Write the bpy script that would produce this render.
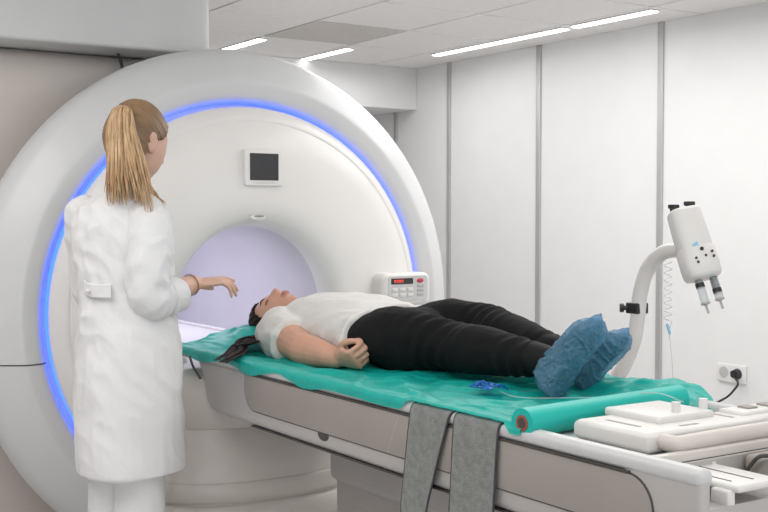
import bpy, bmesh, math, random
from mathutils import Vector as V, Matrix, noise
from math import sin, cos, pi, radians, exp, sqrt, atan2
random.seed(7)
for o in list(bpy.data.objects): bpy.data.objects.remove(o)
SC = bpy.context.scene
COL = SC.collection

# ------------------------------------------------------------------ camera
CAM = V((0, 0, 1.36)); FPX = 1135.0
PITCH = math.atan(39 / FPX); YAW = math.atan(746 / FPX * cos(PITCH))
FW = V((sin(YAW) * cos(PITCH), cos(YAW) * cos(PITCH), -sin(PITCH)))
RT = V((cos(YAW), -sin(YAW), 0)); UP = RT.cross(FW)
cd = bpy.data.cameras.new('camera'); cam = bpy.data.objects.new('camera', cd); COL.objects.link(cam)
m = Matrix((RT, UP, -FW)).transposed().to_4x4(); m.translation = CAM
cam.matrix_world = m
cd.sensor_width = 36; cd.lens = FPX / 768 * 36; cd.clip_start = 0.05
SC.camera = cam
# ------------------------------------------------------------------ world, lights, exposure
w = bpy.data.worlds.new('world'); SC.world = w; w.use_nodes = True
w.node_tree.nodes['Background'].inputs[0].default_value = (0.96, 0.98, 1.0, 1)
w.node_tree.nodes['Background'].inputs[1].default_value = 1.2
SC.view_settings.view_transform = 'Standard'; SC.view_settings.look = 'None'
SC.view_settings.exposure = 0.35; SC.view_settings.gamma = 1.0; SC.view_settings.use_curve_mapping = False
def area(name, loc, sx, sy, power, col=(1, 1, 1), rot=(0, 0, 0)):
    d = bpy.data.lights.new(name, 'AREA'); d.shape = 'RECTANGLE'; d.size = sx; d.size_y = sy
    d.energy = power; d.color = col
    o = bpy.data.objects.new(name, d); COL.objects.link(o); o.location = loc; o.rotation_euler = rot
    return o
area('ceiling_lamp_near', (1.2, 0.9, 2.33), 2.2, 2.2, 14, (1, 0.985, 0.96))
area('ceiling_lamp_side', (3.3, 3.4, 2.33), 1.4, 2.8, 30, (1, 0.985, 0.96))
area('ceiling_lamp_left', (-0.2, 2.6, 2.33), 1.6, 2.0, 22, (1, 0.985, 0.96))
area('ceiling_lamp_far', (3.4, 5.7, 2.33), 1.4, 1.0, 10, (1, 0.985, 0.96))

def at(u, v, x=None, y=None, z=None):
    d = FW + RT * ((u - 384) / FPX) + UP * ((256 - v) / FPX)
    if x is not None: k = (x - CAM.x) / d.x
    elif y is not None: k = (y - CAM.y) / d.y
    else: k = (z - CAM.z) / d.z
    return CAM + d * k
def atd(u, v, dep):
    return CAM + (FW + RT * ((u - 384) / FPX) + UP * ((256 - v) / FPX)) * dep

# ------------------------------------------------------------------ materials
def mat(name, col, rough=0.5, metal=0.0, var=0.04, scale=6.0, bump=0.0, bscale=80.0, spec=0.5, coat=0.0, trans=0.0, alpha=1.0, stretch=None, col2=None, sss=0.0):
    mt = bpy.data.materials.new(name); mt.use_nodes = True
    nt = mt.node_tree; b = nt.nodes['Principled BSDF']
    tc = nt.nodes.new('ShaderNodeTexCoord'); nz = nt.nodes.new('ShaderNodeTexNoise')
    nz.inputs['Scale'].default_value = scale; nz.inputs['Detail'].default_value = 4
    src = tc.outputs['Object']
    if stretch:
        mp = nt.nodes.new('ShaderNodeMapping'); mp.inputs['Scale'].default_value = stretch
        nt.links.new(src, mp.inputs['Vector']); src = mp.outputs['Vector']
    nt.links.new(src, nz.inputs['Vector'])
    rp = nt.nodes.new('ShaderNodeValToRGB')
    c2 = col2 or tuple(c * (1 - 2 * var) for c in col)
    rp.color_ramp.elements[0].position = 0.35; rp.color_ramp.elements[1].position = 0.65
    rp.color_ramp.elements[0].color = (*c2, 1); rp.color_ramp.elements[1].color = (*col, 1)
    nt.links.new(nz.outputs['Fac'], rp.inputs['Fac']); nt.links.new(rp.outputs['Color'], b.inputs['Base Color'])
    b.inputs['Roughness'].default_value = rough; b.inputs['Metallic'].default_value = metal
    b.inputs['Specular IOR Level'].default_value = spec
    b.inputs['Coat Weight'].default_value = coat; b.inputs['Transmission Weight'].default_value = trans
    b.inputs['Alpha'].default_value = alpha
    if sss: b.inputs['Subsurface Weight'].default_value = sss; b.inputs['Subsurface Radius'].default_value = (0.01, 0.004, 0.002)
    if bump:
        n2 = nt.nodes.new('ShaderNodeTexNoise'); n2.inputs['Scale'].default_value = bscale; n2.inputs['Detail'].default_value = 3
        nt.links.new(src, n2.inputs['Vector'])
        bp = nt.nodes.new('ShaderNodeBump'); bp.inputs['Strength'].default_value = bump; bp.inputs['Distance'].default_value = 0.01
        nt.links.new(n2.outputs['Fac'], bp.inputs['Height']); nt.links.new(bp.outputs['Normal'], b.inputs['Normal'])
    return mt
def emis(name, col, strength):
    mt = bpy.data.materials.new(name); mt.use_nodes = True
    b = mt.node_tree.nodes['Principled BSDF']; b.inputs['Base Color'].default_value = (*col, 1)
    b.inputs['Emission Color'].default_value = (*col, 1); b.inputs['Emission Strength'].default_value = strength
    return mt
def srgb(r, g, b): return tuple(((c / 255 + 0.055) / 1.055) ** 2.4 if c > 10 else c / 255 / 12.92 for c in (r, g, b))
M = dict(
    wall=mat('wall_panel_white', (0.84, 0.84, 0.845), 0.45, var=0.01),
    paint=mat('wall_paint', (0.80, 0.80, 0.80), 0.6, var=0.01),
    trimm=mat('aluminium_strip', (0.50, 0.50, 0.50), 0.4, 0.3, var=0.02),
    tile=mat('ceiling_tile', (0.88, 0.865, 0.855), 0.85, var=0.02, scale=40, bump=0.1, bscale=300),
    tile2=mat('perforated_ceiling_tile', (0.66, 0.63, 0.61), 0.8, var=0.06, scale=120),
    groove=mat('dark_joint', (0.25, 0.24, 0.24), 0.7),
    floor=mat('vinyl_floor', (0.68, 0.66, 0.65), 0.3, var=0.05),
    shell=mat('white_gloss_cover', (0.82, 0.80, 0.78), 0.35, var=0.01, coat=0.2),
    ring=mat('grey_ring_cover', (0.66, 0.665, 0.67), 0.36, var=0.01, coat=0.15),
    cream=mat('cream_cover', (0.64, 0.60, 0.56), 0.4, var=0.01, coat=0.1),
    taupe=mat('taupe_housing', (0.60, 0.55, 0.52), 0.28, var=0.01, coat=0.2),
    duct=mat('light_grey_duct', (0.66, 0.665, 0.665), 0.5, var=0.02),
    bore=mat('bore_liner_grey', (0.62, 0.605, 0.645), 0.4, var=0.02),
    seam=mat('dark_seam', (0.07, 0.065, 0.06), 0.7),
    tbody=mat('table_body_grey', (0.47, 0.45, 0.435), 0.4, var=0.01),
    tpanel=mat('table_panel_taupe', (0.35, 0.315, 0.29), 0.5, var=0.02),
    trim=mat('table_rim_white', (0.60, 0.605, 0.605), 0.35, var=0.01),
    white=mat('white_plastic', (0.75, 0.73, 0.71), 0.4, var=0.01),
    black=mat('black_plastic', (0.02, 0.02, 0.022), 0.4),
    screen=mat('dark_screen', (0.04, 0.038, 0.042), 0.25),
    red=mat('red_button', (0.55, 0.05, 0.08), 0.4),
    key=mat('grey_key', (0.62, 0.63, 0.63), 0.5),
    felt=mat('grey_felt_strap', (0.27, 0.28, 0.27), 0.9, var=0.12, scale=60, bump=0.4, bscale=250),
    feltedge=mat('dark_strap_binding', (0.06, 0.06, 0.065), 0.9),
    coat=mat('white_cotton', (0.78, 0.775, 0.78), 0.85, var=0.015, bump=0.2, bscale=22),
    shirt=mat('white_tshirt_cotton', (0.77, 0.75, 0.73), 0.9, var=0.02, bump=0.15, bscale=25),
    trouser=mat('black_trouser_cloth', (0.006, 0.006, 0.007), 0.85, var=0.1, bump=0.2, bscale=40, spec=0.25),
    skin=mat('skin', (0.68, 0.37, 0.265), 0.5, var=0.05, scale=25, sss=0.15),
    skin2=mat('fair_skin', (0.68, 0.42, 0.32), 0.5, var=0.05, scale=25, sss=0.15),
    lips=mat('lip_pink', (0.55, 0.23, 0.19), 0.45),
    brow=mat('dark_brow', (0.03, 0.018, 0.014), 0.7),
    blond=mat('blond_hair', (0.72, 0.50, 0.29), 0.5, scale=10, stretch=(14, 14, 1.0), col2=(0.44, 0.26, 0.13), bump=0.5, bscale=30),
    dark=mat('dark_hair', (0.026, 0.014, 0.010), 0.6, scale=14, stretch=(6, 2, 6), col2=(0.010, 0.006, 0.005), bump=0.4, bscale=30, spec=0.2),
    roll=mat('teal_roll_paper', (0.005, 0.50, 0.43), 0.45, var=0.05),
    core=mat('cardboard_core', (0.30, 0.10, 0.06), 0.9),
    shoe=mat('black_boot_leather', (0.010, 0.009, 0.010), 0.7, spec=0.2),
    metal=mat('thin_metal_band', (0.45, 0.25, 0.15), 0.35, 0.8),
    outlet=mat('socket_plate', (0.83, 0.83, 0.82), 0.4),
    hole=mat('socket_well', (0.55, 0.55, 0.55), 0.5),
    led=emis('blue_led_light', (0.055, 0.16, 1.0), 1.7),
    lamp=emis('white_led_strip', (1, 1, 0.98), 3.0),
    digit=emis('red_digits', (1.0, 0.12, 0.08), 0.35),
    sticker=mat('blue_sticker', (0.25, 0.60, 0.80), 0.5),
)
def film(name, col, tr, rough=0.3, transl=0.4, bump=0.0, bs=40):
    mt = bpy.data.materials.new(name); mt.use_nodes = True; nt = mt.node_tree; b = nt.nodes['Principled BSDF']
    out = nt.nodes['Material Output']
    tc = nt.nodes.new('ShaderNodeTexCoord'); nz = nt.nodes.new('ShaderNodeTexNoise'); nz.inputs['Scale'].default_value = 30
    nt.links.new(tc.outputs['Object'], nz.inputs['Vector'])
    rp = nt.nodes.new('ShaderNodeValToRGB'); rp.color_ramp.elements[0].color = (*[c * 0.75 for c in col], 1); rp.color_ramp.elements[1].color = (*col, 1)
    nt.links.new(nz.outputs['Fac'], rp.inputs['Fac']); nt.links.new(rp.outputs['Color'], b.inputs['Base Color'])
    b.inputs['Roughness'].default_value = rough
    if bump:
        n2 = nt.nodes.new('ShaderNodeTexNoise'); n2.inputs['Scale'].default_value = bs; n2.inputs['Detail'].default_value = 3; n2.inputs['Distortion'].default_value = 1.5
        nt.links.new(tc.outputs['Object'], n2.inputs['Vector'])
        bp = nt.nodes.new('ShaderNodeBump'); bp.inputs['Strength'].default_value = bump; bp.inputs['Distance'].default_value = 0.01
        nt.links.new(n2.outputs['Fac'], bp.inputs['Height']); nt.links.new(bp.outputs['Normal'], b.inputs['Normal'])
    tl = nt.nodes.new('ShaderNodeBsdfTranslucent'); nt.links.new(rp.outputs['Color'], tl.inputs['Color'])
    tp = nt.nodes.new('ShaderNodeBsdfTransparent'); tp.inputs[0].default_value = (*[0.5 + 0.5 * c for c in col], 1)
    m1 = nt.nodes.new('ShaderNodeMixShader'); m1.inputs[0].default_value = transl
    nt.links.new(b.outputs[0], m1.inputs[1]); nt.links.new(tl.outputs[0], m1.inputs[2])
    m2 = nt.nodes.new('ShaderNodeMixShader'); m2.inputs[0].default_value = tr
    nt.links.new(m1.outputs[0], m2.inputs[1]); nt.links.new(tp.outputs[0], m2.inputs[2])
    nt.links.new(m2.outputs[0], out.inputs['Surface'])
    return mt
M['paper'] = film('teal_drape_paper', (0.008, 0.62, 0.54), 0.12, 0.42, 0.25, 0.5, 13)
M['cover'] = film('blue_plastic_film', (0.22, 0.47, 0.70), 0.42, 0.10, 0.2, 1.0, 45)
M['bag'] = film('bright_blue_film', (0.03, 0.25, 0.75), 0.12, 0.2, 0.3)
M['clear'] = film('clear_plastic', (0.85, 0.88, 0.9), 0.55, 0.15, 0.2)

# ------------------------------------------------------------------ mesh helpers
ROOT = {}
def finish(o, label=None, cat=None, group=None, kind=None):
    for k, v in (('label', label), ('category', cat), ('group', group), ('kind', kind)):
        if v: o[k] = v
    return o
def thing(name, loc, label, cat, group=None):
    o = bpy.data.objects.new(name, None); COL.objects.link(o); o.location = loc; o.empty_display_size = 0.1
    ROOT[o.name] = V(loc); return finish(o, label, cat, group)
def obj(name, bm, mt, parent=None, ang=38, label=None, **kw):
    if parent is not None:
        off = ROOT[parent.name]; bmesh.ops.translate(bm, verts=bm.verts, vec=-off)
    me = bpy.data.meshes.new(name); bm.to_mesh(me); bm.free()
    for mm in (mt if isinstance(mt, (list, tuple)) else [mt]): me.materials.append(mm)
    for p in me.polygons: p.use_smooth = True
    if ang: me.set_sharp_from_angle(angle=radians(ang))
    o = bpy.data.objects.new(name, me); COL.objects.link(o)
    if parent is not None: o.parent = parent; ROOT[o.name] = ROOT[parent.name]
    return finish(o, label, **kw)
def structure(name, bm, mt, ang=38): return obj(name, bm, mt, None, ang, kind='structure')
def B(): return bmesh.new()
def merge(bm, t):
    me = bpy.data.meshes.new('t'); t.to_mesh(me); t.free(); bm.from_mesh(me); bpy.data.meshes.remove(me); return bm
def box(bm, lo, hi, bev=0.0, seg=3, rot=None, piv=None, mi=0):
    t = B(); bmesh.ops.create_cube(t, size=1)
    lo, hi = V(lo), V(hi); s = hi - lo; c = (lo + hi) / 2
    for v in t.verts: v.co = V((v.co.x * s.x, v.co.y * s.y, v.co.z * s.z))
    if bev: bmesh.ops.bevel(t, geom=list(t.edges), offset=bev, segments=seg, profile=0.5, affect='EDGES', clamp_overlap=True)
    for f in t.faces: f.material_index = mi
    if rot is not None: bmesh.ops.transform(t, matrix=rot.to_4x4(), verts=t.verts)
    bmesh.ops.translate(t, verts=t.verts, vec=c)
    return merge(bm, t)
def loft(bm, rings, cap=True, closed=True):
    R = [[bm.verts.new(p) for p in r] for r in rings]
    n = len(R[0])
    for a, b in zip(R, R[1:]):
        for i in range(n if closed else n - 1):
            j = (i + 1) % n
            bm.faces.new((a[i], a[j], b[j], b[i]))
    if cap and closed:
        bm.faces.new(list(reversed(R[0]))); bm.faces.new(R[-1])
    return bm
def spline(P, k=6):
    P = [V(p) if not isinstance(p, (int, float)) else p for p in P]
    if len(P) < 3:
        return [P[0] + (P[1] - P[0]) * (i / k) for i in range(k + 1)]
    Q = [P[0] * 2 - P[1]] + P + [P[-1] * 2 - P[-2]]
    out = []
    for i in range(1, len(Q) - 2):
        a, b, c, d = Q[i - 1:i + 3]
        for s in range(k):
            t = s / k
            out.append((b * 2 + (c - a) * t + (a * 2 - b * 5 + c * 4 - d) * t * t + (b * 3 - a - c * 3 + d) * t ** 3) * 0.5)
    out.append(P[-1]); return out
def tube(bm, path, rad, n=14, k=6, smooth=True, round_end=True, flat=1.0, side=None):
    """swept tube; rad a number or one per point; flat squashes along the frame normal, side fixes that normal"""
    if not isinstance(rad, (list, tuple)): rad = [rad] * len(path)
    if smooth and len(path) > 1: P = spline(path, k); r = spline(list(rad), k)
    else: P = [V(p) for p in path]; r = list(rad)
    N = len(P); T = [(P[min(i + 1, N - 1)] - P[max(i - 1, 0)]).normalized() for i in range(N)]
    u = V(side) if side else (V((0, 0, 1)) if abs(T[0].z) < 0.9 else V((1, 0, 0)))
    rings = []
    def ring(c, t, rr):
        nonlocal u
        u = (u - t * u.dot(t)).normalized(); b = t.cross(u)
        return [c + (u * cos(2 * pi * q / n) * flat + b * sin(2 * pi * q / n)) * rr for q in range(n)]
    if round_end:
        for a in (75, 50, 25): rings.append(ring(P[0] - T[0] * r[0] * sin(radians(a)), T[0], r[0] * cos(radians(a))))
    for i in range(N): rings.append(ring(P[i], T[i], r[i]))
    if round_end:
        for a in (25, 50, 75): rings.append(ring(P[-1] + T[-1] * r[-1] * sin(radians(a)), T[-1], r[-1] * cos(radians(a))))
    return loft(bm, rings)
def lathe(bm, prof, c, axis='y', n=128, a0=0, a1=2 * pi):
    full = abs(a1 - a0 - 2 * pi) < 1e-6; cnt = n if full else n + 1
    rings = []
    for i in range(cnt):
        a = a0 + (a1 - a0) * i / n; ca, sa = cos(a), sin(a)
        if axis == 'y': rings.append([V((c[0] + r * ca, y, c[2] + r * sa)) for r, y in prof])
        else: rings.append([V((c[0] + r * ca, c[1] + r * sa, z)) for r, z in prof])
    R = [[bm.verts.new(p) for p in r] for r in rings]
    for i in range(n):
        a, b = R[i], R[(i + 1) % cnt]
        for j in range(len(prof) - 1): bm.faces.new((a[j], a[j + 1], b[j + 1], b[j]))
    bmesh.ops.remove_doubles(bm, verts=bm.verts, dist=1e-6)
    bmesh.ops.recalc_face_normals(bm, faces=bm.faces)
    return bm
def cyl(bm, a, b, r, n=20, r2=None): return tube(bm, [a, b], [r, r if r2 is None else r2], n, smooth=False, round_end=False)
def prism(bm, pts, lo, hi, axis='x', bev=0.0, seg=3):
    """closed outline in the two other axes, pushed from lo to hi along the axis"""
    t = B()
    def mk(p, h): return {'x': V((h, p[0], p[1])), 'y': V((p[0], h, p[1])), 'z': V((p[0], p[1], h))}[axis]
    a = [t.verts.new(mk(p, lo)) for p in pts]; b = [t.verts.new(mk(p, hi)) for p in pts]
    n = len(pts)
    fa = t.faces.new(a); fb = t.faces.new(list(reversed(b)))
    for i in range(n): t.faces.new((a[i], b[i], b[(i + 1) % n], a[(i + 1) % n]))
    bmesh.ops.recalc_face_normals(t, faces=t.faces)
    if bev: bmesh.ops.bevel(t, geom=list({e for f in (fa, fb) for e in f.edges}), offset=bev, segments=seg, profile=0.5, affect='EDGES')
    return merge(bm, t)
def rrect(cx, cy, w, h, r, k=6):
    out = []
    for sx, sy, a0 in ((1, 1, 0), (-1, 1, 90), (-1, -1, 180), (1, -1, 270)):
        for i in range(k + 1):
            a = radians(a0 + 90 * i / k)
            out.append((cx + sx * (w / 2 - r) + r * cos(a), cy + sy * (h / 2 - r) + r * sin(a)))
    return out
def ellip(bm, c, s, rot=None, nu=16, nv=10):
    t = B(); bmesh.ops.create_uvsphere(t, u_segments=nu, v_segments=nv, radius=1)
    for v in t.verts: v.co = V((v.co.x * s[0], v.co.y * s[1], v.co.z * s[2]))
    if rot is not None: bmesh.ops.transform(t, matrix=rot.to_4x4(), verts=t.verts)
    bmesh.ops.translate(t, verts=t.verts, vec=V(c)); return merge(bm, t)
def fuse(bm, voxel=0.004, it=4, disp=None):
    """melt overlapping closed shapes into one continuous surface"""
    me = bpy.data.meshes.new('f'); bm.to_mesh(me); bm.free()
    o = bpy.data.objects.new('f', me); COL.objects.link(o)
    r = o.modifiers.new('r', 'REMESH'); r.mode = 'VOXEL'; r.voxel_size = voxel
    s = o.modifiers.new('s', 'SMOOTH'); s.iterations = it; s.factor = 0.5
    dg = bpy.context.evaluated_depsgraph_get(); dg.update()
    m2 = bpy.data.meshes.new_from_object(o.evaluated_get(dg))
    bpy.data.objects.remove(o); bpy.data.meshes.remove(me)
    out = B(); out.from_mesh(m2); bpy.data.meshes.remove(m2)
    if disp:
        out.normal_update()
        for v, d in [(v, v.normal * disp(v.co)) for v in out.verts]: v.co += d
    return out
def fbm(p, s, o=3): return noise.fractal(V((p.x * s[0], p.y * s[1], p.z * s[2])), 0.9, 2.0, o)
def ridge(p, s): return 1 - abs(noise.noise(V((p.x * s[0], p.y * s[1], p.z * s[2])))) * 2
def sstep(a, b, x):
    t = max(0, min(1, (x - a) / (b - a))); return t * t * (3 - 2 * t)

# ------------------------------------------------------------------ room
b = B(); box(b, (-3.5, -2.5, -0.05), (4.6, 7.6, 0)); structure('floor', b, M['floor'])
b = B(); box(b, (4.5, -2.5, 0), (4.6, 7.6, 2.5)); structure('wall_right', b, M['wall'])
b = B(); box(b, (-3.5, 7.5, 0), (4.6, 7.6, 2.5)); structure('wall_back', b, M['paint'])
b = B(); box(b, (-3.6, -2.5, 0), (-3.5, 7.6, 2.5)); structure('wall_left', b, M['paint'])
b = B(); box(b, (-3.5, -2.5, 2.41), (4.6, 7.6, 2.5), mi=1)
GX = [4.13 - 0.58 * i for i in range(-1, 14)]; GY = [4.54 + 0.617 * i for i in range(-11, 5)]
for gx in GX:
    for gy in GY:
        x0, x1, y0, y1 = gx - 0.58 + 0.006, min(gx - 0.006, 4.5), gy + 0.006, gy + 0.617 - 0.006
        if x0 > 4.49 or x0 < -3.4: continue
        vent = abs(gx - 3.55) < 0.1 and abs(gy - 5.157) < 0.1
        box(b, (x0, y0, 2.38), (x1, y1, 2.412), 0.003, 1, mi=2 if vent else 0)
structure('ceiling', b, [M['tile'], M['groove'], M['tile2']])
b = B(); box(b, (-3.5, 6.44, 2.098), (4.5, 7.5, 2.38), 0.004); structure('trim_1', b, M['paint'])   # bulkhead
for i, y in enumerate((6.69, 6.06, 5.165, 4.20, 3.235, 2.27)):
    b = B(); box(b, (4.488, y - 0.019, 0.0), (4.5, y + 0.019, 2.38 if y < 6.4 else 2.098), 0.003); structure('trim_%d' % (i + 2), b, M['trimm'])
strips = [((4.20, 4.60), (4.20, 5.81), 'long glowing ceiling light strip farther from the camera, beside the right wall'),
          ((4.20, 3.96), (4.20, 4.545), 'glowing ceiling light strip at upper right, ending nearest the camera'),
          ((3.61, 5.87), (3.61, 6.43), 'short glowing ceiling light strip above the bulkhead, right of the scanner top'),
          ((2.995, 5.82), (2.995, 6.38), 'short glowing ceiling light strip peeking out beside the overhead duct')]
for (x0, y0), (x1, y1), lab in strips:
    t = thing('ceiling_light', (x0, (y0 + y1) / 2, 2.38), lab, 'light', 'LED strips in the ceiling')
    b = B(); box(b, (x0 - 0.034, y0, 2.374), (x0 + 0.034, y1, 2.379), 0.001, 1); obj('housing', b, M['white'], t)
    b = B(); box(b, (x0 - 0.027, y0 + 0.006, 2.368), (x0 + 0.027, y1 - 0.006, 2.3745), 0.002, 2); obj('diffuser', b, M['lamp'], t)

# ------------------------------------------------------------------ duct above the scanner
t = thing('overhead_duct', (0.2, 4.3, 1.966), 'light grey boxed duct hanging over the top left of the scanner', 'duct')
b = B(); prism(b, rrect(0.23, 4.3, 3.18, 0.72, 0.05), 1.966, 2.379, 'z', 0.012); obj('casing', b, M['duct'], t)
b = B(); box(b, (1.60, 4.66, 2.0), (1.79, 4.72, 2.36), 0.01); obj('end_bracket', b, M['groove'], t)

# ------------------------------------------------------------------ scanner
GXC, GZ = 1.83, 1.03
t = MRI = thing('mri_scanner', (GXC, 4.3, 0), 'large white round-fronted scanner with a glowing blue light ring', 'scanner')
C0 = (GXC, 0, GZ)
b = B(); lathe(b, [(0.736, 3.80), (0.7365, 3.705), (0.743, 3.688), (0.757, 3.672), (0.775, 3.664), (0.798, 3.660), (0.808, 3.658), (0.816, 3.660), (0.828, 3.666), (0.87, 3.694), (0.905, 3.722), (0.928, 3.75), (0.940, 3.785), (0.942, 3.82), (0.928, 3.90), (0.88, 4.0), (0.80, 4.08), (0.74, 4.12), (0.74, 5.95), (0.5, 5.95)], C0)
bmesh.ops.bisect_plane(b, geom=b.verts[:] + b.edges[:] + b.faces[:], plane_co=(0, 0, 0.02), plane_no=(0, 0, -1), clear_outer=True)
obj('outer_ring', b, M['ring'], t, 60, 'light grey ring cover')
b = B(); lathe(b, [(0.737, 3.735), (0.715, 3.735)], C0); obj('ring_channel', b, M['shell'], t)
b = B(); lathe(b, [(0.716, 3.677), (0.7190, 3.679), (0.7195, 3.69), (0.7195, 3.722), (0.716, 3.724)], C0); obj('light_ring', b, M['led'], t, label='glowing blue light strip')
b = B(); lathe(b, [(0.716, 3.80), (0.7165, 3.676), (0.7225, 3.674), (0.7235, 3.668), (0.720, 3.660), (0.708, 3.646), (0.688, 3.626), (0.672, 3.618), (0.669, 3.6195), (0.666, 3.6165), (0.60, 3.602), (0.52, 3.588), (0.44, 3.580), (0.385, 3.580), (0.355, 3.586), (0.330, 3.598), (0.312, 3.617), (0.301, 3.645), (0.297, 3.69)], C0)
obj('front_cover', b, M['shell'], t, 60)
b = B(); lathe(b, [(0.297, 3.69), (0.297, 3.75), (0.299, 3.85), (0.303, 3.95), (0.303, 5.9), (0.20, 5.93), (0.0, 5.93)], C0); obj('bore_liner', b, M['bore'], t, 60)
bl = bpy.data.lights.new('bore_lamp', 'AREA'); bl.energy = 3.3; bl.color = (0.84, 0.83, 1.0); bl.shape = 'RECTANGLE'; bl.size = 0.12; bl.size_y = 1.3
lo = bpy.data.objects.new('bore_lamp', bl); COL.objects.link(lo); lo.location = (GXC, 4.5, GZ + 0.28)
b = B(); box(b, (1.655, 3.70, 0.865), (2.005, 5.8, 0.893), 0.006); box(b, (1.985, 3.70, 0.893), (2.005, 5.8, 0.903), 0.003); box(b, (1.655, 3.70, 0.893), (1.675, 5.8, 0.903), 0.003)
obj('table_bridge', b, M['white'], t)
# seam of the outer ring
for sgn in (-1,):
    pts = []
    prof = [(0.743, 3.688), (0.757, 3.672), (0.775, 3.664), (0.798, 3.660), (0.808, 3.658), (0.816, 3.660), (0.828, 3.666), (0.87, 3.694), (0.905, 3.722), (0.928, 3.75), (0.940, 3.785), (0.942, 3.82), (0.928, 3.90)]
    for r, y in prof:
        z = 0.884 - GZ; pts.append(V((GXC + sgn * sqrt(r * r - z * z), y, 0.884)))
    b = B(); tube(b, pts, 0.0022, 8, smooth=False); obj('cover_seam', b, M['seam'], t)
# magnet housing behind
b = B(); prism(b, [(-1.6, 0.0), (1.4, 0.0), (1.4, 1.5), (1.8, 1.5), (1.8, 1.965), (-1.6, 1.965)], 4.10, 6.0, 'y', 0.075, 6); obj('magnet_housing', b, M['taupe'], t, 45)
b = B(); tube(b, [at(114, 46, y=4.088), at(118, 54, y=4.085), at(121, 62, y=4.082), at(123, 72, y=4.082)], 0.006, 8); obj('housing_cable', b, M['seam'], t)
# display on the front cover
f = prism(B(), rrect(1.841, 1.533, 0.150, 0.128, 0.008), 3.568, 3.605, 'y', 0.004); d = obj('display', f, M['shell'], t)
f = B(); box(f, (1.785, 3.5660, 1.4885), (1.897, 3.5695, 1.583), 0.001, 1); obj('screen', f, M['screen'], d)
f = B(); box(f, (1.797, 3.5665, 1.4795), (1.885, 3.5685, 1.4815), 0.0005, 1); obj('display_mark', f, M['key'], d)
# small notch handle over the bore
f = B(); ellip(f, (1.823, 3.584, 1.358), (0.030, 0.010, 0.011)); k = obj('notch', f, M['shell'], t)
f = B(); ellip(f, (1.825, 3.577, 1.363), (0.020, 0.006, 0.0045)); obj('notch_recess', f, M['tpanel'], k)
# control panel
rotp = None
f = prism(B(), rrect(2.415, 1.088, 0.225, 0.124, 0.030, 8), 3.520, 3.62, 'y', 0.018, 5); cp = obj('control_panel', f, M['white'], t)
f = prism(B(), rrect(2.420, 1.092, 0.180, 0.094, 0.014), 3.518, 3.5215, 'y', 0.001, 1); fp = obj('key_plate', f, M['key'], cp)
f = B(); box(f, (2.343, 3.5160, 1.108), (2.442, 3.5185, 1.130), 0.001, 1); obj('readout', f, M['screen'], cp)
f = B()
for i in range(4):
    x = 2.356 + i * 0.011
    box(f, (x, 3.5153, 1.1135), (x + 0.002, 3.5161, 1.1245)); box(f, (x, 3.5153, 1.1225), (x + 0.007, 3.5161, 1.1245)); box(f, (x + 0.005, 3.5153, 1.1135), (x + 0.007, 3.5161, 1.1245))
obj('digits', f, M['digit'], cp)
f = B(); ellip(f, (2.475, 3.5175, 1.120), (0.016, 0.004, 0.009)); obj('stop_button', f, M['red'], cp, label='red oval button')
for r in range(2):
    for c in range(3):
        f = B(); box(f, (2.346 + c * 0.035, 3.5150, 1.080 - r * 0.020), (2.372 + c * 0.035, 3.5185, 1.094 - r * 0.020), 0.002, 2); obj('key', f, M['white'], cp)
for r in range(3):
    f = B(); box(f, (2.462, 3.5150, 1.096 - r * 0.0165), (2.490, 3.5185, 1.104 - r * 0.0165), 0.001, 1); obj('key', f, M['tbody'], cp)
# pedestal cowl under the bore
def sup(a, ex): return abs(cos(a)) ** (2 / ex) * (1 if cos(a) >= 0 else -1), abs(sin(a)) ** (2 / ex) * (1 if sin(a) >= 0 else -1)
def cowl(bm, prof, c=(1.70, 3.62), n=72):
    rings = []
    for s, z in prof:
        rings.append([V((c[0] + sup(2 * pi * i / n, 2.8)[0] * (0.385 + s), c[1] + sup(2 * pi * i / n, 2.8)[1] * (0.42 + s), z)) for i in range(n)])
    return loft(bm, rings)
b = cowl(B(), [(-0.035, 0.86), (-0.01, 0.85), (0.0, 0.80), (0.0, 0.699), (-0.003, 0.697), (0.0, 0.695), (0.004, 0.56), (0.012, 0.53)]); obj('pedestal_cowl', b, M['cream'], t, 60)
b = cowl(B(), [(0.010, 0.531), (0.017, 0.525), (0.020, 0.50), (0.014, 0.470), (0.002, 0.463), (0.002, 0.458), (0.020, 0.452), (0.028, 0.42), (0.020, 0.385), (0.010, 0.38), (0.010, 0.0)]); obj('pedestal_skirt', b, M['cream'], t, 60)
b = B(); tube(b, [at(190, 357, y=3.28), at(193, 366, y=3.25), at(200, 378, y=3.22)], 0.004, 8); obj('dock_gasket', b, M['seam'], t)
b = B(); tube(b, [V((1.34, 3.30, 0.60)), V((1.335, 3.295, 0.55)), V((1.335, 3.29, 0.48)), V((1.31, 3.32, 0.45))], 0.005, 8); obj('pedestal_cable', b, M['seam'], t)

# ------------------------------------------------------------------ patient table
X0, X1 = 1.462, 2.05
t = TAB = thing('patient_table', (1.85, 2.3, 0), 'long grey scanner table with taupe side panels under the lying patient', 'table')
def yz(y0, y1, z0, z1, r, k=7):
    return rrect((y0 + y1) / 2, (z0 + z1) / 2, y1 - y0, z1 - z0, r, k)
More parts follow.
